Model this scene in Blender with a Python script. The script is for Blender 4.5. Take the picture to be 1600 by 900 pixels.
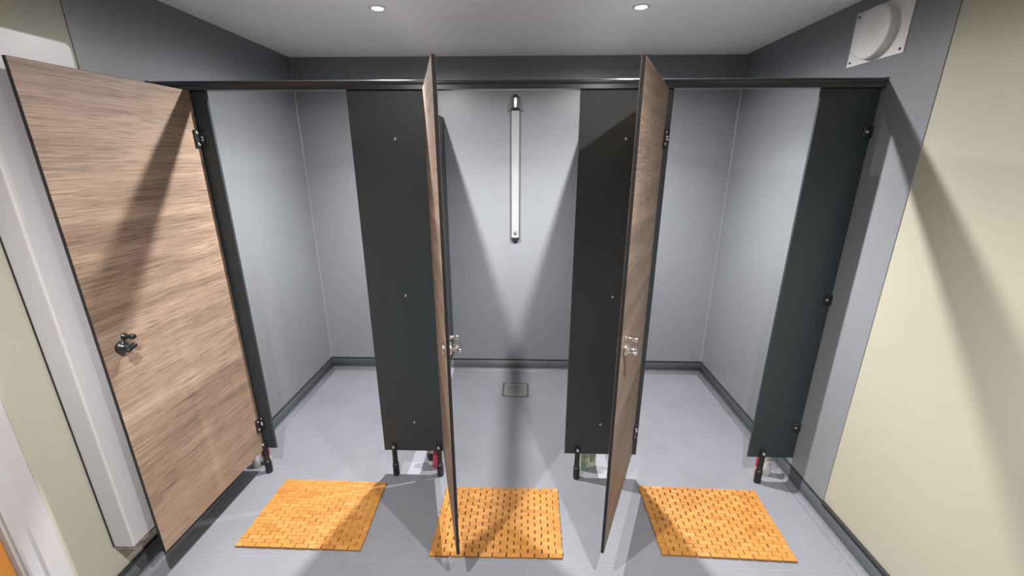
import bpy, bmesh, math, random
from mathutils import Vector, Matrix
random.seed(7)
PI = math.pi
SC = bpy.context.scene
COL = SC.collection
for o in list(bpy.data.objects):
    bpy.data.objects.remove(o)

# ------------------------------------------------------------------ camera, world, exposure
H = 2.3456
XL, XR, YB, YF, YS = -1.597, 1.461, 3.109, 1.90, -2.4
cam_data = bpy.data.cameras.new('camera')
cam_data.sensor_fit = 'HORIZONTAL'
cam_data.sensor_width = 36.0
cam_data.lens = 648.6 / 1600 * 36.0
cam_data.clip_start = 0.02
cam = bpy.data.objects.new('camera', cam_data)
cam.location = (0, 0, 1.6879)
cam.rotation_euler = (PI / 2 - 0.3015, 0, 0.028)
COL.objects.link(cam)
SC.camera = cam

world = bpy.data.worlds.new('world')
SC.world = world
world.use_nodes = True
world.node_tree.nodes['Background'].inputs[0].default_value = (0.9, 0.95, 1.0, 1)
world.node_tree.nodes['Background'].inputs[1].default_value = 0.02

SC.view_settings.view_transform = 'Standard'
SC.view_settings.look = 'None'
SC.view_settings.gamma = 1
SC.view_settings.use_curve_mapping = False
SC.view_settings.exposure = 0.0

SPOT_W = 430.0
LIGHT_COL = (1.0, 0.975, 0.965)
BEAM = [(0.09, 0.004), (0.19, 0.028), (0.27, 0.07), (0.35, 0.11), (0.46, 0.18), (0.57, 0.34), (0.70, 0.60), (0.82, 0.86)]   # (cosine off axis, strength)
# the four recessed downlights: two over the showers, two over the changing floor
LIGHTS = [(-0.673, 2.166, 1.0), (0.523, 2.184, 1.0), (-0.673, 0.56, 0.62), (0.523, 0.565, 0.57)]
for i, (lx, ly, k) in enumerate(LIGHTS):
    ld = bpy.data.lights.new('downlight_lamp', 'SPOT')
    ld.energy = SPOT_W * k
    ld.color = LIGHT_COL
    ld.spot_size = math.radians(176)
    ld.spot_blend = 0.05
    # photometric curve of the lamp: strong downward beam with a weak wide spill
    ld.use_nodes = True
    lt = ld.node_tree
    em = lt.nodes['Emission']
    tcn = lt.nodes.new('ShaderNodeTexCoord')
    sep = lt.nodes.new('ShaderNodeSeparateXYZ')
    neg = lt.nodes.new('ShaderNodeMath'); neg.operation = 'ABSOLUTE'
    fc = lt.nodes.new('ShaderNodeFloatCurve')
    cv = fc.mapping.curves[0]
    cv.points[0].location = (0.0, 0.0); cv.points[1].location = (1.0, 1.0)
    for px, py in BEAM:
        cv.points.new(px, py)
    fc.mapping.update()
    lt.links.new(tcn.outputs['Normal'], sep.inputs[0])
    lt.links.new(sep.outputs['Z'], neg.inputs[0])
    lt.links.new(neg.outputs[0], fc.inputs['Value'])
    lt.links.new(fc.outputs[0], em.inputs['Strength'])
    ld.shadow_soft_size = 0.016
    lo = bpy.data.objects.new('downlight_lamp', ld)
    lo.location = (lx, ly, H - 0.012)
    COL.objects.link(lo)

# ------------------------------------------------------------------ materials
def nodes_of(name):
    m = bpy.data.materials.new(name)
    m.use_nodes = True
    nt = m.node_tree
    return m, nt, nt.nodes['Principled BSDF']

ALB = 0.76      # one reflectance scale for painted and laminated surfaces, set against the lamp power

def simple(name, col, rough=0.5, metal=0.0, spec=0.5, noise=None, bump=None, coat=0.0):
    """noise = (scale, amount) colour variation, bump = (scale, strength)"""
    m, nt, b = nodes_of(name)
    if metal < 0.9 and name != 'ceiling_paint':
        col = tuple(c * ALB for c in col)
    b.inputs['Base Color'].default_value = (*col, 1)
    b.inputs['Roughness'].default_value = rough
    b.inputs['Metallic'].default_value = metal
    b.inputs['Specular IOR Level'].default_value = spec
    if coat:
        b.inputs['Coat Weight'].default_value = coat
    tc = nt.nodes.new('ShaderNodeTexCoord')
    if noise:
        n = nt.nodes.new('ShaderNodeTexNoise')
        n.inputs['Scale'].default_value = noise[0]
        n.inputs['Detail'].default_value = 6
        nt.links.new(tc.outputs['Object'], n.inputs['Vector'])
        r = nt.nodes.new('ShaderNodeValToRGB')
        a = noise[1]
        r.color_ramp.elements[0].position = 0.3
        r.color_ramp.elements[1].position = 0.7
        r.color_ramp.elements[0].color = (*[c * (1 - a) for c in col], 1)
        r.color_ramp.elements[1].color = (*[min(1, c * (1 + a)) for c in col], 1)
        nt.links.new(n.outputs['Fac'], r.inputs['Fac'])
        nt.links.new(r.outputs['Color'], b.inputs['Base Color'])
    if bump:
        n = nt.nodes.new('ShaderNodeTexNoise')
        n.inputs['Scale'].default_value = bump[0]
        n.inputs['Detail'].default_value = 3
        nt.links.new(tc.outputs['Object'], n.inputs['Vector'])
        bp = nt.nodes.new('ShaderNodeBump')
        bp.inputs['Strength'].default_value = bump[1]
        bp.inputs['Distance'].default_value = 0.002
        nt.links.new(n.outputs['Fac'], bp.inputs['Height'])
        nt.links.new(bp.outputs['Normal'], b.inputs['Normal'])
    return m

def ramp(nt, stops):
    r = nt.nodes.new('ShaderNodeValToRGB')
    e = r.color_ramp.elements
    while len(e) < len(stops):
        e.new(0.5)
    for k, (p, c) in enumerate(stops):
        e[k].position = p
        e[k].color = (*c, 1)
    return r

def wood_laminate(name, dark, mid, light):
    """oak-look laminate, grain along local X"""
    m, nt, b = nodes_of(name)
    tc = nt.nodes.new('ShaderNodeTexCoord')
    def noise(sx, sz, scale, detail, dist=0.0):
        mp = nt.nodes.new('ShaderNodeMapping')
        mp.inputs['Scale'].default_value = (sx, 1, sz)
        n = nt.nodes.new('ShaderNodeTexNoise')
        n.inputs['Scale'].default_value = scale
        n.inputs['Detail'].default_value = detail
        n.inputs['Distortion'].default_value = dist
        nt.links.new(tc.outputs['Object'], mp.inputs['Vector'])
        nt.links.new(mp.outputs['Vector'], n.inputs['Vector'])
        return n
    broad = noise(0.5, 7.0, 1.6, 5, 0.25)
    fine = noise(1.6, 70.0, 2.6, 8, 0.1)
    pore = noise(7.0, 300.0, 1.5, 3)
    mx = nt.nodes.new('ShaderNodeMath'); mx.operation = 'MULTIPLY_ADD'
    nt.links.new(fine.outputs['Fac'], mx.inputs[0]); mx.inputs[1].default_value = 0.75
    mb = nt.nodes.new('ShaderNodeMath'); mb.operation = 'MULTIPLY_ADD'
    nt.links.new(broad.outputs['Fac'], mb.inputs[0]); mb.inputs[1].default_value = 0.8; mb.inputs[2].default_value = -0.28
    nt.links.new(mb.outputs[0], mx.inputs[2])
    r = ramp(nt, [(0.22, dark), (0.5, mid), (0.78, light)])
    nt.links.new(mx.outputs[0], r.inputs['Fac'])
    rp = ramp(nt, [(0.36, (0.34, 0.30, 0.28)), (0.48, (1, 1, 1))])
    nt.links.new(pore.outputs['Fac'], rp.inputs['Fac'])
    mul = nt.nodes.new('ShaderNodeMix'); mul.data_type = 'RGBA'; mul.blend_type = 'MULTIPLY'
    mul.inputs['Factor'].default_value = 0.7
    nt.links.new(r.outputs['Color'], mul.inputs['A'])
    nt.links.new(rp.outputs['Color'], mul.inputs['B'])
    nt.links.new(mul.outputs['Result'], b.inputs['Base Color'])
    b.inputs['Roughness'].default_value = 0.55
    bp = nt.nodes.new('ShaderNodeBump'); bp.inputs['Strength'].default_value = 0.25; bp.inputs['Distance'].default_value = 0.001
    nt.links.new(fine.outputs['Fac'], bp.inputs['Height'])
    nt.links.new(bp.outputs['Normal'], b.inputs['Normal'])
    return m

def bamboo(name):
    m, nt, b = nodes_of(name)
    oi = nt.nodes.new('ShaderNodeObjectInfo')
    r = ramp(nt, [(0.0, (0.31, 0.128, 0.022)), (0.2, (0.35, 0.155, 0.030)), (0.8, (0.375, 0.172, 0.036)), (1.0, (0.395, 0.195, 0.052))])
    nt.links.new(oi.outputs['Random'], r.inputs['Fac'])
    tc = nt.nodes.new('ShaderNodeTexCoord')
    mp = nt.nodes.new('ShaderNodeMapping'); mp.inputs['Scale'].default_value = (18, 150, 40)
    ad = nt.nodes.new('ShaderNodeVectorMath'); ad.operation = 'ADD'
    nt.links.new(tc.outputs['Object'], ad.inputs[0])
    nt.links.new(oi.outputs['Random'], ad.inputs[1])
    nt.links.new(ad.outputs['Vector'], mp.inputs['Vector'])
    n = nt.nodes.new('ShaderNodeTexNoise'); n.inputs['Scale'].default_value = 1.6; n.inputs['Detail'].default_value = 5
    nt.links.new(mp.outputs['Vector'], n.inputs['Vector'])
    rr = ramp(nt, [(0.3, (0.82, 0.76, 0.66)), (0.65, (1, 1, 1))])
    nt.links.new(n.outputs['Fac'], rr.inputs['Fac'])
    mul = nt.nodes.new('ShaderNodeMix'); mul.data_type = 'RGBA'; mul.blend_type = 'MULTIPLY'; mul.inputs['Factor'].default_value = 0.8
    nt.links.new(r.outputs['Color'], mul.inputs['A']); nt.links.new(rr.outputs['Color'], mul.inputs['B'])
    nt.links.new(mul.outputs['Result'], b.inputs['Base Color'])
    b.inputs['Roughness'].default_value = 0.5
    return m

def floor_vinyl(name):
    """grey safety vinyl with fine sparkle flakes, faint stains and one welded seam line"""
    m, nt, b = nodes_of(name)
    tc = nt.nodes.new('ShaderNodeTexCoord')
    n1 = nt.nodes.new('ShaderNodeTexNoise'); n1.inputs['Scale'].default_value = 2.2; n1.inputs['Detail'].default_value = 7
    n2 = nt.nodes.new('ShaderNodeTexNoise'); n2.inputs['Scale'].default_value = 160; n2.inputs['Detail'].default_value = 2
    v = nt.nodes.new('ShaderNodeTexVoronoi'); v.inputs['Scale'].default_value = 105
    for n in (n1, n2, v):
        nt.links.new(tc.outputs['Object'], n.inputs['Vector'])
    r1 = ramp(nt, [(0.3, (0.147, 0.153, 0.171)), (0.7, (0.178, 0.185, 0.205))])
    nt.links.new(n1.outputs['Fac'], r1.inputs['Fac'])
    r2 = ramp(nt, [(0.3, (0.88, 0.88, 0.88)), (0.7, (1.06, 1.06, 1.06))])
    nt.links.new(n2.outputs['Fac'], r2.inputs['Fac'])
    mul = nt.nodes.new('ShaderNodeMix'); mul.data_type = 'RGBA'; mul.blend_type = 'MULTIPLY'; mul.inputs['Factor'].default_value = 1
    nt.links.new(r1.outputs['Color'], mul.inputs['A']); nt.links.new(r2.outputs['Color'], mul.inputs['B'])
    # sparkle flakes: small Voronoi cores, only some cells
    lt = nt.nodes.new('ShaderNodeMath'); lt.operation = 'LESS_THAN'; lt.inputs[1].default_value = 0.13
    nt.links.new(v.outputs['Distance'], lt.inputs[0])
    sp = nt.nodes.new('ShaderNodeSeparateColor'); nt.links.new(v.outputs['Color'], sp.inputs['Color'])
    gt = nt.nodes.new('ShaderNodeMath'); gt.operation = 'GREATER_THAN'; gt.inputs[1].default_value = 0.72
    nt.links.new(sp.outputs[0], gt.inputs[0])
    mm = nt.nodes.new('ShaderNodeMath'); mm.operation = 'MULTIPLY'
    nt.links.new(lt.outputs[0], mm.inputs[0]); nt.links.new(gt.outputs[0], mm.inputs[1])
    mix = nt.nodes.new('ShaderNodeMix'); mix.data_type = 'RGBA'
    nt.links.new(mm.outputs[0], mix.inputs['Factor'])
    nt.links.new(mul.outputs['Result'], mix.inputs['A'])
    mix.inputs['B'].default_value = (0.28, 0.28, 0.30, 1)
    # dried water marks: thin rings of a slow noise
    n3 = nt.nodes.new('ShaderNodeTexNoise'); n3.inputs['Scale'].default_value = 1.7; n3.inputs['Detail'].default_value = 2
    nt.links.new(tc.outputs['Object'], n3.inputs['Vector'])
    r3 = ramp(nt, [(0.56, (1, 1, 1)), (0.58, (0.90, 0.90, 0.90)), (0.61, (0.97, 0.97, 0.97))])
    nt.links.new(n3.outputs['Fac'], r3.inputs['Fac'])
    mul2 = nt.nodes.new('ShaderNodeMix'); mul2.data_type = 'RGBA'; mul2.blend_type = 'MULTIPLY'; mul2.inputs['Factor'].default_value = 0.7
    nt.links.new(mix.outputs['Result'], mul2.inputs['A']); nt.links.new(r3.outputs['Color'], mul2.inputs['B'])
    nt.links.new(mul2.outputs['Result'], b.inputs['Base Color'])
    b.inputs['Roughness'].default_value = 0.5
    bp = nt.nodes.new('ShaderNodeBump'); bp.inputs['Strength'].default_value = 0.12; bp.inputs['Distance'].default_value = 0.001
    nt.links.new(n2.outputs['Fac'], bp.inputs['Height']); nt.links.new(bp.outputs['Normal'], b.inputs['Normal'])
    return m

def emitter(name, col, s):
    m, nt, b = nodes_of(name)
    b.inputs['Base Color'].default_value = (0.8, 0.8, 0.8, 1)
    b.inputs['Emission Color'].default_value = (*col, 1)
    b.inputs['Emission Strength'].default_value = s
    return m

M = {}
M['cream'] = simple('cream_paint', (0.46, 0.445, 0.352), 0.55, noise=(3, 0.02), bump=(60, 0.04))
M['cladding'] = simple('grey_cladding', (0.242, 0.256, 0.276), 0.38, noise=(2, 0.02))
M['ceiling'] = simple('ceiling_paint', (0.88, 0.855, 0.86), 0.8, noise=(4, 0.02), bump=(90, 0.05))
M['floor'] = floor_vinyl('floor_vinyl')
M['cove'] = simple('skirting_vinyl', (0.078, 0.088, 0.096), 0.5, noise=(120, 0.10))
M['seam'] = simple('weld_rod', (0.26, 0.265, 0.28), 0.4)
M['capping'] = simple('capping_strip', (0.02, 0.022, 0.024), 0.4)
M['black'] = simple('black_laminate', (0.029, 0.041, 0.047), 0.42, noise=(160, 0.22), bump=(300, 0.15))
M['core'] = simple('black_core', (0.010, 0.011, 0.012), 0.4)
M['rail'] = simple('black_anodised', (0.028, 0.036, 0.040), 0.22, spec=0.8)
M['wood'] = wood_laminate('oak_laminate', (0.098, 0.064, 0.043), (0.232, 0.161, 0.114), (0.34, 0.25, 0.185))
M['chrome'] = simple('satin_chrome', (0.72, 0.72, 0.71), 0.22, metal=1.0)
M['steel'] = simple('stainless_steel', (0.46, 0.455, 0.44), 0.35, metal=0.3, noise=(200, 0.06))
M['steel_shaded'] = simple('shaded_steel', (0.16, 0.16, 0.16), 0.4, metal=0.5)  # drain frame steel, its edge shadows put into the darker colour
M['blackmetal'] = simple('black_metal', (0.016, 0.019, 0.021), 0.3, spec=0.6)
M['plastic'] = simple('black_plastic', (0.012, 0.013, 0.014), 0.45)
M['bamboo'] = bamboo('bamboo_slats')
M['backing'] = simple('mat_cord_net', (0.035, 0.022, 0.012), 0.9)
M['white'] = simple('white_plastic', (0.96, 0.945, 0.93), 0.4)
M['whitebox'] = simple('white_casing', (0.60, 0.592, 0.605), 0.35, noise=(2, 0.015))
M['plaster'] = simple('rough_plaster', (0.30, 0.27, 0.20), 0.95, noise=(60, 0.5), bump=(80, 1.0))
M['whitepaint'] = simple('white_gloss_paint', (0.52, 0.505, 0.515), 0.4)
M['orange'] = simple('orange_wood', (0.60, 0.235, 0.035), 0.4, noise=(9, 0.10))
M['alu'] = simple('white_anodised', (0.37, 0.38, 0.385), 0.4, metal=0.0)
M['grey_edge'] = simple('grey_metal_edge', (0.24, 0.25, 0.26), 0.35, metal=0.8)
M['hood'] = simple('smoke_clear_plastic', (0.30, 0.34, 0.34), 0.15)
M['hood'].node_tree.nodes['Principled BSDF'].inputs['Alpha'].default_value = 0.35
M['dark'] = simple('dark_void', (0.01, 0.01, 0.01), 0.8)
M['lens'] = emitter('lamp_lens', (1.0, 0.97, 0.94), 14.0)

# ------------------------------------------------------------------ mesh helpers
def new_mesh(name, bm, mats, smooth=False):
    me = bpy.data.meshes.new(name)
    bm.normal_update()
    bm.to_mesh(me)
    bm.free()
    for m in (mats if isinstance(mats, (list, tuple)) else [mats]):
        me.materials.append(m)
    if smooth:
        for p in me.polygons:
            p.use_smooth = True
    return me

def obj(name, bm, mats, parent=None, smooth=False):
    me = new_mesh(name, bm, mats, smooth)
    o = bpy.data.objects.new(name, me)
    COL.objects.link(o)
    if parent:
        o.parent = parent
    return o

def tag(o, label=None, cat=None, group=None, kind=None):
    if label: o['label'] = label
    if cat: o['category'] = cat
    if group: o['group'] = group
    if kind: o['kind'] = kind
    return o

def thing(name, label, cat, loc=(0, 0, 0), rz=0.0, group=None):
    o = bpy.data.objects.new(name, None)
    o.empty_display_size = 0.05
    COL.objects.link(o)
    o.location = loc
    o.rotation_euler = (0, 0, rz)
    return tag(o, label, cat, group)

def struct(name, bm, mats, parent=None):
    o = obj(name, bm, mats, parent)
    o['kind'] = 'structure'
    return o

def box(bm, x0, x1, y0, y1, z0, z1, bev=0.0, mi=0, seg=1):
    before = set(bm.faces)
    r = bmesh.ops.create_cube(bm, size=1)
    bmesh.ops.scale(bm, vec=(x1 - x0, y1 - y0, z1 - z0), verts=r['verts'])
    bmesh.ops.translate(bm, vec=((x0 + x1) / 2, (y0 + y1) / 2, (z0 + z1) / 2), verts=r['verts'])
    if bev > 0:
        es = list({e for v in r['verts'] for e in v.link_edges})
        bmesh.ops.bevel(bm, geom=es, offset=bev, segments=seg, profile=0.5, affect='EDGES')
    for f in bm.faces:
        if f not in before:
            f.material_index = mi
    return bm

def B(x0, x1, y0, y1, z0, z1, bev=0.0, seg=1):
    return box(bmesh.new(), x0, x1, y0, y1, z0, z1, bev, 0, seg)

def cyl(bm, c, axis, r0, r1, length, n=20, mi=0, caps=True):
    """cone/cylinder starting at c, running length along axis"""
    before = set(bm.faces)
    ax = Vector(axis).normalized()
    q = Vector((0, 0, 1)).rotation_difference(ax).to_matrix().to_4x4()
    mat = Matrix.Translation(Vector(c) + ax * (length / 2)) @ q
    bmesh.ops.create_cone(bm, cap_ends=caps, segments=n, radius1=r0, radius2=r1, depth=length, matrix=mat)
    for f in bm.faces:
        if f not in before:
            f.material_index = mi
    return bm

def lathe(bm, prof, c=(0, 0, 0), axis=(0, 0, 1), n=24, sx=1.0, sy=1.0):
    """prof: list of (radius, height)"""
    ax = Vector(axis).normalized()
    q = Vector((0, 0, 1)).rotation_difference(ax).to_matrix()
    rings = []
    for (r, h) in prof:
        ring = []
        if r < 1e-6:
            ring = [bm.verts.new(Vector(c) + q @ Vector((0, 0, h)))]
        else:
            for k in range(n):
                a = 2 * PI * k / n
                ring.append(bm.verts.new(Vector(c) + q @ Vector((r * sx * math.cos(a), r * sy * math.sin(a), h))))
        rings.append(ring)
    for a, b in zip(rings, rings[1:]):
        for k in range(n):
            k2 = (k + 1) % n
            if len(a) == 1 and len(b) == 1:
                continue
            if len(a) == 1:
                bm.faces.new((a[0], b[k2], b[k]))
            elif len(b) == 1:
                bm.faces.new((a[k], a[k2], b[0]))
            else:
                bm.faces.new((a[k], a[k2], b[k2], b[k]))
    bmesh.ops.recalc_face_normals(bm, faces=bm.faces)
    return bm

def prism(bm, pts, y0, y1, conv):
    """closed profile pts (a,b) extruded from y0 to y1; conv(a,b,t) -> xyz"""
    v0 = [bm.verts.new(conv(a, b, y0)) for a, b in pts]
    v1 = [bm.verts.new(conv(a, b, y1)) for a, b in pts]
    n = len(pts)
    for k in range(n):
        bm.faces.new((v0[k], v0[(k + 1) % n], v1[(k + 1) % n], v1[k]))
    bm.faces.new(v0[::-1]); bm.faces.new(v1)
    bmesh.ops.recalc_face_normals(bm, faces=bm.faces)
    return bm

# ------------------------------------------------------------------ room shell
T = 0.12
CL = 0.003                                   # cladding sheet thickness
YCL, YCR = 1.612, 1.656                      # where the grey sheets end
fl = struct('floor', B(XL - T, XR + T, YS - T, YB + T, -0.1, 0.0), M['floor'])
struct('weld_seam', B(XL + 0.05, XR - 0.05, 1.372, 1.3755, -0.001, 0.0006), M['seam'], fl)
struct('ceiling', B(XL - T, XR + T, YS - T, YB + T, H, H + 0.1), M['ceiling'])
DY0, DY1, DZ = 0.12, 0.96, 2.03              # the room door in the left wall
bm = bmesh.new()
box(bm, XL - T, XL - CL, YS - T, DY0, 0, H); box(bm, XL - T, XL - CL, DY1, YB + T, 0, H); box(bm, XL - T, XL - CL, DY0, DY1, DZ, H)
wl = struct('wall_left', bm, M['cream'])
struct('cladding_sheet', B(XL - CL, XL, YCL, YB, 0.0, H), M['cladding'], wl)
wr = struct('wall_right', B(XR + CL, XR + T, YS - T, YB + T, 0, H), M['cream'])
struct('cladding_sheet', B(XR, XR + CL, YCR, YB, 0.0, H), M['cladding'], wr)
wb = struct('wall_back', B(XL - CL, XR + CL, YB + CL, YB + T, 0, H), M['cream'])
struct('cladding_sheet', B(XL - CL, XR + CL, YB, YB + CL, 0.0, H), M['cladding'], wb)
for sx, xx in ((1, XL), (-1, XR)):
    bm = bmesh.new()
    prism(bm, [(0, 0), (0.007, 0), (0, 0.007)], 0.10, H - 0.001, lambda a, b, t: (xx + sx * a, YB - b, t))
    struct('corner_trim', bm, M['cladding'], wb)
struct('wall_front', B(XL - T, XR + T, YS - T, YS, 0, H), M['cream'])

def skirting_profile(h=0.1):
    p = [(0, h), (0.004, h)]
    R = 0.026
    p.append((0.004, R))
    for k in range(1, 11):
        a = PI / 2 * k / 10
        p.append((0.004 + R - R * math.cos(a), R - R * math.sin(a) + 0.0005))
    p += [(0.034, 0.0)]
    p += [(0, 0.0)]
    return p
SK = skirting_profile()
def skirt(name, conv, t0, t1):
    o = struct(name, prism(bmesh.new(), SK, t0, t1, conv), [M['cove'], M['floor']])
    for f in o.data.polygons:
        f.use_smooth = len(f.vertices) == 4
        if len(f.vertices) == 4 and max(o.data.vertices[i].co.z for i in f.vertices) < 0.0265:
            f.material_index = 1         # floor vinyl coved up to the skirting
    cap = prism(bmesh.new(), [(0, 0.1), (0.0065, 0.1), (0.0065, 0.1045), (0, 0.1045)], t0, t1, conv)
    struct('capping_strip', cap, M['capping'], o)
    return o
skirt('baseboard_back', lambda a, b, t: (t, YB - a, b), XL, XR)
skirt('baseboard_left', lambda a, b, t: (XL + a, t, b), 1.062, YB)
skirt('baseboard_right', lambda a, b, t: (XR - a, t, b), YS, YB)
# heavier black capping below the cream paint
struct('trim_2', B(XL - CL, XL + 0.011, 1.062, YCL, 0.098, 0.112, 0.002), M['capping'])
struct('trim_3', B(XR - 0.011, XR + CL, YS, YCR, 0.098, 0.112, 0.002), M['capping'])

# room door in the left wall, its leaf and architrave
bm = bmesh.new()
box(bm, XL - 0.06, XL - 0.02, DY0 + 0.02, DY1 - 0.005, 0.008, DZ - 0.01, 0.002)
d1 = struct('door_1', bm, M['orange'])
bm = bmesh.new()
box(bm, XL - T + 0.005, XL - 0.003, DY1 - 0.004, DY1 + 0.012, 0, DZ)
box(bm, XL - T + 0.005, XL - 0.003, DY0 - 0.012, DY0 + 0.018, 0, DZ)
box(bm, XL - T + 0.005, XL - 0.003, DY0, DY1, DZ - 0.008, DZ + 0.01)
struct('door_lining', bm, M['whitepaint'], d1)
bm = bmesh.new()
arch = [(0, 0), (0.016, 0), (0.02, 0.004), (0.02, 0.058), (0.014, 0.064), (0.014, 0.092), (0.010, 0.097), (0, 0.097)]
prism(bm, arch, 0.0, DZ + 0.097, lambda a, b, t: (XL - CL + a, DY1 + 0.097 + 0.003 - b, t))
prism(bm, arch, 0.0, DZ + 0.097, lambda a, b, t: (XL - CL + a, DY0 - 0.097 - 0.003 + b, t))
prism(bm, arch, DY0 - 0.003, DY1 + 0.003, lambda a, b, t: (XL - CL + a, t, DZ + 0.097 - b))
struct('trim_1', bm, M['whitepaint'])

# ------------------------------------------------------------------ downlights
LN = ['recessed ceiling downlight, the left one of the two lit above the showers',
      'recessed ceiling downlight, the right one of the two lit above the showers',
      'recessed ceiling downlight over the floor in front of the left stall',
      'recessed ceiling downlight over the floor in front of the right stall']
for (lx, ly, k), lab in zip(LIGHTS, LN):
    t = thing('downlight', lab, 'light', (lx, ly, H), 0, 'ceiling downlights')
    obj('bezel', lathe(bmesh.new(), [(0.026, 0.0), (0.026, -0.004), (0.030, -0.006), (0.040, -0.003), (0.041, 0.0)], n=32), M['white'], t, True)
    obj('lens', lathe(bmesh.new(), [(0.0, -0.003), (0.018, -0.0028), (0.0255, -0.001)], n=24), M['lens'], t, True)

# ------------------------------------------------------------------ headrail over the cubicle fronts
t = thing('headrail', 'long black metal headrail running across the tops of all three stalls', 'rail', (0, YF, 1.965))
rp = [(-0.015, 0.0), (-0.015, 0.0150), (-0.0165, 0.0165), (-0.0165, 0.0178), (-0.0150, 0.0192)]
for k in range(9):                                   # rounded upper bead that catches the downlights
    an = PI * 1.05 - (PI * 0.55) * k / 8
    rp.append((-0.0065 + 0.010 * math.cos(an), 0.0272 + 0.0095 * math.sin(an)))
for k in range(1, 8):
    an = PI / 2 - PI / 2 * k / 7
    rp.append((0.020 + 0.010 * math.cos(an), 0.0272 + 0.0095 * math.sin(an)))
rp.append((0.030, 0.0))
obj('rail', prism(bmesh.new(), rp, XL + 0.003, XR - 0.003, lambda a, b, u: (u, a, b)), M['rail'], t, True).data.set_sharp_from_angle(angle=math.radians(32))
for x in (XL + 0.003, XR - 0.006):
    obj('end_plate', B(x, x + 0.003, -0.019, 0.031, -0.0015, 0.038, 0.0008), M['rail'], t)

# ------------------------------------------------------------------ pilasters, legs, partitions
PT = 0.013
def screw_bm(r=0.0065):
    return lathe(bmesh.new(), [(r, 0.0), (r, 0.0012), (r * 0.8, 0.0026), (r * 0.42, 0.0030), (r * 0.38, 0.0016), (0, 0.0016)], axis=(0, -1, 0), n=16)
SCREW = new_mesh('screw', screw_bm(), M['chrome'], True)
def add(name, me, parent, loc=(0, 0, 0), rot=None):
    o = bpy.data.objects.new(name, me)
    COL.objects.link(o); o.parent = parent; o.location = loc
    if rot: o.rotation_euler = rot
    return o
LEG = new_mesh('leg', lathe(bmesh.new(), [(0, 0.2), (0.009, 0.2), (0.0125, 0.196), (0.0135, 0.19), (0.0135, 0.072), (0.016, 0.0705), (0.016, 0.066)], n=20), M['plastic'], True)
SLEEVE = new_mesh('sleeve', lathe(bmesh.new(), [(0.0137, 0.074), (0.0165, 0.0735), (0.0175, 0.071), (0.0175, 0.004), (0.016, 0.0), (0, 0.0)], n=20), M['plastic'], True)
RING = new_mesh('ring', lathe(bmesh.new(), [(0.0142, 0.0735), (0.0168, 0.0758), (0.0145, 0.0775)], n=20), M['grey_edge'], True)
LEGSCREW = new_mesh('leg_screw', lathe(bmesh.new(), [(0.0075, 0.0), (0.007, 0.003), (0.004, 0.005), (0, 0.0055)], axis=(0, -1, 0.25), n=16), M['chrome'], True)

def pilaster(x0, x1, label, legs, screws, brackets=(), hinge=None):
    t = thing('pilaster', label, 'panel', ((x0 + x1) / 2, YF, 0), 0, 'black cubicle front panels')
    c = (x0 + x1) / 2
    obj('panel', B(x0 - c, x1 - c, 0, PT, 0.1545, 1.9648, 0.0015), M['black'], t)
    for lx in legs:
        l = add('leg', LEG, t, (lx - c, -0.006, 0))
        add('sleeve', SLEEVE, l)
        add('ring', RING, l)
        add('leg_screw', LEGSCREW, l, (0, -0.0115, 0.188))
    for (sx, sz) in screws:
        add('screw', SCREW, t, (sx - c, 0.0, sz))
    for (bx, bz) in brackets:
        b = obj('bracket', B(bx - c - 0.016, bx - c + 0.0215, -0.008, 0.0, bz - 0.026, bz + 0.024, 0.003), M['blackmetal'], t)
        add('screw', SCREW, b, (bx - c - 0.004, -0.008, bz))
    if hinge:
        for hz in (1.772, 0.315):
            l = obj('hinge_leaf', B(hinge - c, min(hinge + 0.024, x1 - 0.001) - c, -0.0032, 0.0, hz - 0.036, hz + 0.036, 0.0008), M['blackmetal'], t)
    return t
pilaster(XL + 0.016, -1.361, 'narrow black cubicle panel by the left wall, carrying the wide-open left door',
         [-1.423], [], [(-1.573, 1.796), (-1.573, 1.052), (-1.573, 0.347)], -1.42)
pilaster(-0.755, -0.405, 'black cubicle panel on two legs between the left and middle stalls', [-0.699, -0.452],
         [(-0.56, 1.771), (-0.57, 1.053), (-0.577, 0.336)], (), -0.417)
pilaster(0.233, 0.619, 'black cubicle panel between the middle and right stalls, green bottle at its foot', [0.302, 0.556],
         [(0.435, 1.77), (0.429, 1.056), (0.415, 0.343)], (), 0.596)
pilaster(1.217, 1.4565, 'black cubicle panel bracketed to the right wall, no door hung on it', [1.289], [],
         [(1.437, 1.796), (1.437, 1.052), (1.434, 0.347)])

def partition(x, label):
    t = thing('partition', label, 'panel', (x, YF + PT, 0), 0, 'partitions between the stalls')
    d = YB - YF - PT
    obj('panel', B(-PT / 2, PT / 2, 0.001, d - 0.002, 0.150, 1.965, 0.0015), M['black'], t)
    for z in (0.35, 1.05, 1.77):
        obj('bracket', B(-0.02, -PT / 2, d - 0.03, d - 0.001, z - 0.02, z + 0.02, 0.002), M['blackmetal'], t)
partition(-0.571, 'black partition seen end-on behind the middle stall door, touching the back wall')
partition(0.427, 'black partition hidden behind the front panel between middle and right stalls')

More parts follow.
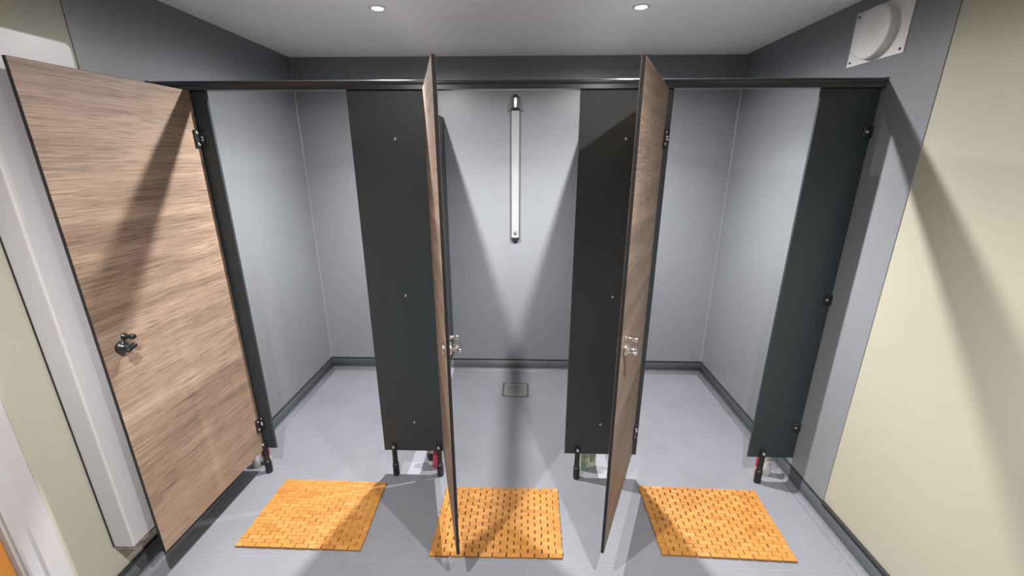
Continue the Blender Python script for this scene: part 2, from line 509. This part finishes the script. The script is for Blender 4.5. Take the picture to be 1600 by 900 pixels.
# ------------------------------------------------------------------ cubicle doors
DZ0, DZ1 = 0.155, 1.965
def cubicle_door(hinge, free, label, metal, pil_x):
    """hinge, free: inner-face corners on the floor plan; local +x to the free end, +y out of the inner face"""
    hx, hy = hinge
    dx, dy = free[0] - hx, free[1] - hy
    W = math.hypot(dx, dy); a = math.atan2(dy, dx)
    t = thing('cubicle_door', label, 'door', (hx, hy, 0), a, 'wood-look shower cubicle doors')
    obj('panel', B(0, W, -PT + 0.0006, -0.0006, DZ0, DZ1, 0.001), M['core'], t)
    obj('inner_laminate', B(0.0012, W - 0.0012, -0.0006, 0.0, DZ0 + 0.0012, DZ1 - 0.0012), M['wood'], t)
    obj('outer_laminate', B(0.0012, W - 0.0012, -PT, -PT + 0.0006, DZ0 + 0.0012, DZ1 - 0.0012), M['wood'], t)
    for hz in (1.772, 0.315):
        h = obj('hinge', B(-0.004, 0.029, 0.0, 0.009, hz - 0.036, hz + 0.036, 0.001), M['blackmetal'], t)
        bm = bmesh.new()
        cyl(bm, (-0.009, 0.0075, hz - 0.036), (0, 0, 1), 0.0085, 0.0085, 0.072, 16)
        obj('knuckle', bm, M['blackmetal'], h, True)
        bm = bmesh.new()
        cyl(bm, (-0.009, 0.0075, hz - 0.008), (0, 0, 1), 0.0092, 0.0092, 0.006, 14)
        cyl(bm, (-0.009, 0.0075, hz + 0.003), (0, 0, 1), 0.0092, 0.0092, 0.006, 14)
        obj('bush', bm, M['white'], h, True)
        for sz in (-0.024, 0.024):
            add('screw', SCREW, h, (0.018, 0.009, hz + sz), (0, 0, PI))
    # turn lock near the free end
    lx, lz = W - 0.068, 1.040
    lk = obj('lock', lathe(bmesh.new(), [(0.0, 0.0), (0.024, 0.0), (0.024, 0.007), (0.020, 0.013), (0.0125, 0.016), (0.0125, 0.034), (0.011, 0.036), (0, 0.036)], (lx, 0, lz), (0, 1, 0), 28), metal, t, True)
    bm = bmesh.new()
    box(bm, -0.020, 0.020, 0.030, 0.047, -0.0075, 0.0075, 0.005, 0, 3)
    bmesh.ops.rotate(bm, verts=bm.verts, cent=(0, 0, 0), matrix=Matrix.Rotation(math.radians(20), 3, 'Y'))
    bmesh.ops.translate(bm, verts=bm.verts, vec=(lx, 0, lz))
    obj('thumb_turn', bm, metal, lk, True)
    bm = lathe(bmesh.new(), [(0.0, 0.0), (0.013, 0.0), (0.013, 0.003), (0.0075, 0.005), (0.0075, 0.026), (0.010, 0.029), (0.010, 0.038), (0.008, 0.041), (0, 0.041)], (lx - 0.020, 0, lz + 0.034), (0, 1, 0), 20)
    obj('buffer_pin', bm, metal, t, True)
    bm = lathe(bmesh.new(), [(0.0, 0.0), (0.022, 0.0), (0.022, 0.006), (0.018, 0.010), (0, 0.011)], (lx, -PT, lz), (0, -1, 0), 24)
    obj('outer_indicator', bm, M['chrome'], t, True)
    return t
cubicle_door((-1.424, 1.893), (-1.448, 1.257), 'wood-look cubicle door of the left stall, swung wide open beside the white casing', M['blackmetal'], 0)  # same lock metal as the others, dark reflection put into its black colour
DN = (0.968 * PT, 0.2487 * PT)
cubicle_door((-0.427 + DN[0], 1.889 + DN[1] - 0.004), (-0.260 + DN[0], 1.278 + DN[1]), 'wood-look cubicle door of the middle stall, open and seen edge-on', M['chrome'], 0)
cubicle_door((0.594, 1.892), (0.336, 1.300), 'wood-look cubicle door of the right stall, narrow slanted face with chrome lock', M['chrome'], 0)

# ------------------------------------------------------------------ bamboo duck mats
SL, SW, SH = 0.0578, 0.0199, 0.0085
def slat_mesh(L, bow):
    bm = B(-L / 2, L / 2, -SW / 2, SW / 2, 0.0025, 0.0025 + SH, 0.0008)
    return new_mesh('slat', bm, M['bamboo'])
FULL = [slat_mesh(SL, 0), slat_mesh(SL - 0.0012, 0), slat_mesh(SL + 0.0005, 0)]
HALF = [slat_mesh(0.0292, 0)]
def mat(corners, label):
    """corners: far-left, far-right, near-right, near-left on the floor"""
    fl, fr, nr, nl = [Vector((x, y, 0)) for x, y in corners]
    c = (fl + fr + nr + nl) / 4
    t = thing('bath_mat', label, 'mat', (c.x, c.y, 0), 0, 'bamboo bath mats on the floor')
    W, N, PX = 0.5945, 20, 0.0625
    bm = bmesh.new()
    ins = 0.012
    q = []
    for p in (fl, fr, nr, nl):
        d = (p - c); q.append(d - d.normalized() * ins)
    v0 = [bm.verts.new((p.x, p.y, 0.0005)) for p in q]; v1 = [bm.verts.new((p.x, p.y, 0.0028)) for p in q]
    bm.faces.new(v1); bm.faces.new(v0[::-1])
    for k in range(4):
        bm.faces.new((v0[k], v0[(k + 1) % 4], v1[(k + 1) % 4], v1[k]))
    bmesh.ops.recalc_face_normals(bm, faces=bm.faces)
    obj('cord_backing', bm, M['backing'], t)
    for r in range(N):
        s = (r + 0.5) / N
        a = nl.lerp(fl, s) - c; b = nr.lerp(fr, s) - c
        wob = random.uniform(-0.0015, 0.0015)
        u = (b - a).normalized(); L = (b - a).length; k = L / W
        ang = math.atan2(u.y, u.x)
        x = 0.0
        items = ([('h', 0.03125)] + [('f', PX)] * 9) if r % 2 == 0 else ([('f', PX)] * 9 + [('h', 0.03125)])
        for kind, p in items:
            me = random.choice(FULL) if kind == 'f' else HALF[0]
            pos = a + u * ((x + p / 2) * k + wob + random.uniform(-0.0007, 0.0007))
            o = add('slat', me, t, (pos.x, pos.y + random.uniform(-0.0004, 0.0004), random.uniform(0, 0.0007)),
                    (random.uniform(-0.012, 0.012), random.uniform(-0.008, 0.008), ang + random.uniform(-0.006, 0.006)))
            x += p
    return t
mat([(-1.288, 1.826), (-0.733, 1.821), (-0.719, 1.411), (-1.300, 1.417)], 'orange bamboo bath mat of staggered slats in front of the left stall')
mat([(-0.402, 1.797), (0.194, 1.799), (0.187, 1.398), (-0.408, 1.394)], 'orange bamboo bath mat of staggered slats lying before the middle stall')
mat([(0.624, 1.835), (1.236, 1.817), (1.211, 1.410), (0.627, 1.429)], 'orange bamboo bath mat of staggered slats in front of the right stall')

# ------------------------------------------------------------------ floor drain
dc = (-0.052, 2.80)
t = thing('floor_drain', 'square stainless steel floor drain in the middle stall', 'drain', (dc[0], dc[1], 0))
bm = bmesh.new()
h = 0.1
for (x0, x1, y0, y1) in ((-h, h, -h, -h + 0.011), (-h, h, h - 0.011, h), (-h, -h + 0.014, -h + 0.011, h - 0.011), (h - 0.014, h, -h + 0.011, h - 0.011)):
    box(bm, x0, x1, y0, y1, 0.0002, 0.0035, 0.0008)
obj('frame', bm, M['steel_shaded'], t)
obj('sump_shade', B(-h + 0.005, h - 0.005, -h + 0.005, h - 0.005, 0.0001, 0.0008), M['dark'], t)  # flat plate under the grate, shade of the pit put into its colour
bm = bmesh.new()
g = 0.083
for (x0, x1, y0, y1) in ((-g, g, -g, -g + 0.008), (-g, g, g - 0.008, g), (-g, -g + 0.006, -g, g), (g - 0.006, g, -g, g)):
    box(bm, x0, x1, y0, y1, 0.0010, 0.0045)
step = 0.0215
def diag(sgn):
    c = -2 * g
    while c < 2 * g:
        pts = []
        # line y = sgn*x + c clipped to the square
        x0, x1 = max(-g, (-g - c) / sgn if sgn > 0 else (g - c) / sgn), min(g, (g - c) / sgn if sgn > 0 else (-g - c) / sgn)
        if x1 - x0 > 0.01:
            a = Vector((x0, sgn * x0 + c, 0)); b = Vector((x1, sgn * x1 + c, 0))
            n = Vector((-(b - a).y, (b - a).x, 0)).normalized() * 0.0036
            vs = [bm.verts.new((p.x, p.y, z)) for z in (0.001, 0.0042) for p in (a - n, b - n, b + n, a + n)]
            for f in ((0, 1, 5, 4), (1, 2, 6, 5), (2, 3, 7, 6), (3, 0, 4, 7), (4, 5, 6, 7)):
                bm.faces.new([vs[i] for i in f])
        c += step
diag(1); diag(-1)
obj('grate', bm, M['steel'], t)

# ------------------------------------------------------------------ shower panel on the back wall
sx0 = -0.063
t = thing('shower_unit', 'slim white shower column with push button on the back wall of the middle stall', 'shower', (sx0, YB, 0))
def rounded_bar(w, d, z0, z1, r):
    bm = bmesh.new()
    pts = [(-w, 0), (-w, -d + r)]
    for k in range(1, 5): pts.append((-w + r - r * math.cos(PI / 2 * k / 4), -d + r - r * math.sin(PI / 2 * k / 4)))
    pts2 = [(-a, b) for a, b in pts[::-1]]
    return prism(bm, pts + pts2, z0, z1, lambda a, b, u: (a, b, u))
body = obj('body', rounded_bar(0.0285, 0.020, 1.123, 2.008, 0.009), M['alu'], t)
for s in (-1, 1):
    obj('edge_strip', B(s * 0.031 - 0.0022, s * 0.031 + 0.0022, -0.013, 0, 1.123, 2.008, 0.0008), M['grey_edge'], t)
bm = bmesh.new()
pr = [(-0.033 * math.cos(PI * k / 12), 1.123 - 0.028 * math.sin(PI * k / 12)) for k in range(13)]
prism(bm, pr, -0.018, 0, lambda a, b, u: (a, u, b))
obj('bottom_cap', bm, M['plastic'], t)
obj('top_collar', B(-0.034, 0.034, -0.030, 0, 2.008, 2.016, 0.002), M['plastic'], t)
bm = bmesh.new()
cyl(bm, (0, -0.022, 2.016), (0, 0, 1), 0.021, 0.018, 0.008, 20)
obj('neck_ring', bm, M['plastic'], t, True)
bm = bmesh.new()
lathe(bm, [(0.0155, 2.024), (0.0155, 2.085), (0.013, 2.093), (0, 2.097)], (0, -0.022, 0), n=20)
obj('shower_tube', bm, M['chrome'], t, True)
bm = bmesh.new()
lathe(bm, [(0.0165, 2.088), (0.0165, 2.098), (0.012, 2.106), (0, 2.109)], (0, -0.022, 0), n=20)
obj('tube_cap', bm, M['plastic'], t, True)
# clear smoked hood wrapped round the head
bm = bmesh.new()
hp = [(-0.058, 2.000), (-0.056, 2.030), (-0.047, 2.063), (-0.033, 2.090), (-0.012, 2.108), (0.012, 2.108), (0.033, 2.090), (0.047, 2.063), (0.056, 2.030), (0.058, 2.000)]
prism(bm, hp, -0.0045, -0.0008, lambda a, b, u: (a, u, b))
obj('clear_hood', bm, M['hood'], t)
bm = lathe(bmesh.new(), [(0.0, 0.0), (0.0115, 0.0), (0.0115, 0.004), (0.0095, 0.0055), (0, 0.0055)], (0, -0.020, 1.158), (0, -1, 0), 24)
bt = obj('push_button', bm, M['blackmetal'], t, True)
bm = bmesh.new()
hs = []
for k in range(24):
    a = 2 * PI * k / 24
    hs.append((0.00042 * 16 * math.sin(a) ** 3, 0.00042 * (13 * math.cos(a) - 5 * math.cos(2 * a) - 2 * math.cos(3 * a) - math.cos(4 * a)) + 1.158))
prism(bm, hs, -0.0262, -0.0252, lambda a, b, u: (a, u, b))
obj('heart_mark', bm, M['alu'], bt)

# ------------------------------------------------------------------ extractor fan, right wall
t = thing('extractor_fan', 'white round extractor fan cover on a screwed square plate, high on right wall', 'fan', (XR, 1.988, 2.185))
obj('plate', B(-0.005, 0, -0.148, 0.148, -0.105, 0.108, 0.0015), M['white'], t)
drum = lathe(bmesh.new(), [(0.0955, 0.005), (0.0975, 0.032), (0.096, 0.037), (0.091, 0.0395), (0.03, 0.041), (0, 0.041)], (0, 0.0, 0.0), (-1, 0, 0), 48)
dr = obj('cover', drum, M['white'], t, True)
ds = new_mesh('screw', lathe(bmesh.new(), [(0.0055, 0), (0.005, 0.002), (0, 0.0026)], axis=(-1, 0, 0), n=12), M['plastic'])
for yy in (-0.13, 0.13):
    for zz in (-0.088, 0.092):
        add('screw', ds, t, (-0.005, yy, zz))
obj('moulded_seam', B(-0.0418, -0.0405, -0.0008, 0.0008, 0.004, 0.05), M['white'], dr)

# ------------------------------------------------------------------ white casing on the left wall
t = thing('pipe_casing', 'tall white boxed casing standing out of the left wall behind the open door', 'casing', (XL + 0.0005, 1.365, 0))
def casing_bm():
    bm = bmesh.new()
    w, z0, z1, d, r = 0.155, 0.236, 2.056, 0.083, 0.022
    pts = [(-w, z0), (w, z0)]
    for k in range(7):
        a = PI / 2 * k / 6
        pts.append((w - r + r * math.cos(a), z1 - r + r * math.sin(a)))
    for k in range(7):
        a = PI / 2 + PI / 2 * k / 6
        pts.append((-w + r + r * math.cos(a), z1 - r + r * math.sin(a)))
    prism(bm, pts, 0.0, d, lambda a, b, u: (u, a, b))
    fr = [e for e in bm.edges if all(abs(v.co.x - d) < 1e-6 for v in e.verts)]
    bmesh.ops.bevel(bm, geom=fr, offset=0.006, segments=3, profile=0.5, affect='EDGES')
    return bm
obj('casing_body', casing_bm(), M['whitebox'], t)
bm = bmesh.new()
n = 26
top, bot = [], []
for k in range(n + 1):
    y = -0.152 + 0.304 * k / n
    top.append((y, 0.236)); bot.append((y, 0.236 - random.uniform(0.010, 0.026)))
prism(bm, top + bot[::-1], 0.0, 0.078, lambda a, b, u: (u, a, b))
obj('raw_edge', bm, M['plaster'], t)
obj('wall_seal', B(0.0, 0.004, -0.1575, -0.155, 0.236, 2.05), M['dark'], t)

# ------------------------------------------------------------------ toiletries under the front panels
def bottle(name, label, cat, loc, prof, mats, cap=None, lab=None, sx=1.0, sy=1.0, rz=0.0):
    t = thing(name, label, cat, (*loc, 0), rz, 'toiletries left on the shower floor')
    obj('bottle_body', lathe(bmesh.new(), prof, n=24, sx=sx, sy=sy), mats, t, True)
    if cap:
        obj('cap', lathe(bmesh.new(), cap[0], n=20, sx=cap[2] if len(cap) > 2 else 1, sy=cap[3] if len(cap) > 3 else 1), cap[1], t, True)
    if lab:
        obj('label', lathe(bmesh.new(), lab[0], n=24, sx=sx, sy=sy), lab[1], t, True)
    return t
P = lambda n, c, r=0.35, **k: simple(n, c, r, **k)
W0 = P('bottle_white', (0.72, 0.70, 0.66)); W1 = P('bottle_cream', (0.74, 0.72, 0.60)); G0 = P('bottle_green', (0.40, 0.60, 0.40), 0.25)
PK = P('bottle_pink', (0.62, 0.045, 0.14)); RD = P('bottle_red', (0.55, 0.035, 0.035)); DL = P('label_dark', (0.03, 0.03, 0.028), 0.5)
GL = P('label_grey', (0.35, 0.34, 0.32), 0.5); LG = P('label_pale_green', (0.62, 0.68, 0.48), 0.5)
bottle('shampoo_bottle', 'white bottle with dark label behind the second leg of the left-centre panel', 'bottle', (-0.520, 1.978),
       [(0, 0.002), (0.017, 0.002), (0.021, 0.008), (0.022, 0.02), (0.022, 0.14), (0.018, 0.152), (0.010, 0.158), (0, 0.158)], W0,
       ([(0.012, 0.158), (0.012, 0.180), (0, 0.181)], DL), ([(0.0224, 0.040), (0.0226, 0.041), (0.0226, 0.088), (0.0224, 0.089)], DL))
bottle('shower_gel', 'pink bottle partly hidden behind a black leg beside the white bottle', 'bottle', (-0.478, 1.952),
       [(0, 0.0), (0.016, 0.0), (0.020, 0.006), (0.022, 0.03), (0.021, 0.10), (0.014, 0.14), (0.010, 0.147), (0, 0.147)], PK,
       ([(0.012, 0.147), (0.012, 0.165), (0, 0.166)], W0), None, 1.2, 0.8)
bottle('shampoo_bottle', 'green tapered bottle beside the leg of the centre-right panel', 'bottle', (0.352, 1.962),
       [(0, 0.0), (0.017, 0.0), (0.0195, 0.004), (0.021, 0.03), (0.027, 0.10), (0.028, 0.15), (0.022, 0.172), (0, 0.176)], G0,
       ([(0.013, 0.176), (0.013, 0.2), (0, 0.201)], W0), ([(0.0243, 0.062), (0.0285, 0.125)], LG), 1.0, 0.7)
bottle('lotion_bottle', 'cream bottle with pale label standing just right of the green bottle', 'bottle', (0.402, 1.985),
       [(0, 0.002), (0.017, 0.002), (0.0205, 0.007), (0.021, 0.03), (0.0205, 0.15), (0.017, 0.168), (0, 0.170)], W1,
       ([(0.016, 0.170), (0.016, 0.19), (0, 0.191)], W0), ([(0.0212, 0.068), (0.0213, 0.069), (0.0213, 0.120), (0.0212, 0.121)], LG), 1.0, 0.75)
bottle('shampoo_tube', 'white tube on its cap with a round grey mark, under the right panel', 'bottle', (1.366, 1.952),
       [(0, 0.0), (0.021, 0.0), (0.024, 0.004), (0.0245, 0.05), (0.025, 0.11), (0.024, 0.17), (0.022, 0.19), (0, 0.192)], W0,
       None, None, 1.0, 0.8)
tb = [o for o in bpy.data.objects if o.name.startswith('shampoo_tube')][0]
bm = lathe(bmesh.new(), [(0.0, 0.0), (0.008, 0.0), (0.008, 0.0012), (0, 0.0012)], (0, -0.0192, 0.085), (0, -1, 0), 16)
obj('round_mark', bm, GL, tb)
bottle('shower_gel', 'red bottle just behind the white tube under the right panel', 'bottle', (1.331, 1.966),
       [(0, 0.0), (0.017, 0.0), (0.0195, 0.004), (0.0195, 0.05), (0.0195, 0.16), (0.012, 0.176), (0, 0.177)], RD,
       ([(0.011, 0.177), (0.011, 0.195), (0, 0.196)], W0), ([(0.0198, 0.005), (0.0200, 0.006), (0.0200, 0.040), (0.0198, 0.041)], P('label_pink', (0.72, 0.35, 0.33))), 1.0, 0.8)
bottle('shower_gel', 'red bottle half hidden by the left stall door and its black leg', 'bottle', (-1.478, 1.965),
       [(0, 0.0), (0.020, 0.0), (0.023, 0.004), (0.0235, 0.05), (0.0235, 0.15), (0.014, 0.172), (0, 0.174)], RD,
       ([(0.012, 0.174), (0.012, 0.195), (0, 0.196)], W0), ([(0.0237, 0.004), (0.0239, 0.005), (0.0239, 0.055), (0.0237, 0.056)], W0), 1.0, 0.8)
bottle('shampoo_bottle', 'small white bottle low behind the left stall door beside the wall', 'bottle', (-1.520, 1.935),
       [(0, 0.0), (0.018, 0.0), (0.021, 0.004), (0.021, 0.08), (0.016, 0.095), (0, 0.097)], W0,
       ([(0.010, 0.097), (0.010, 0.115), (0, 0.116)], DL), None)
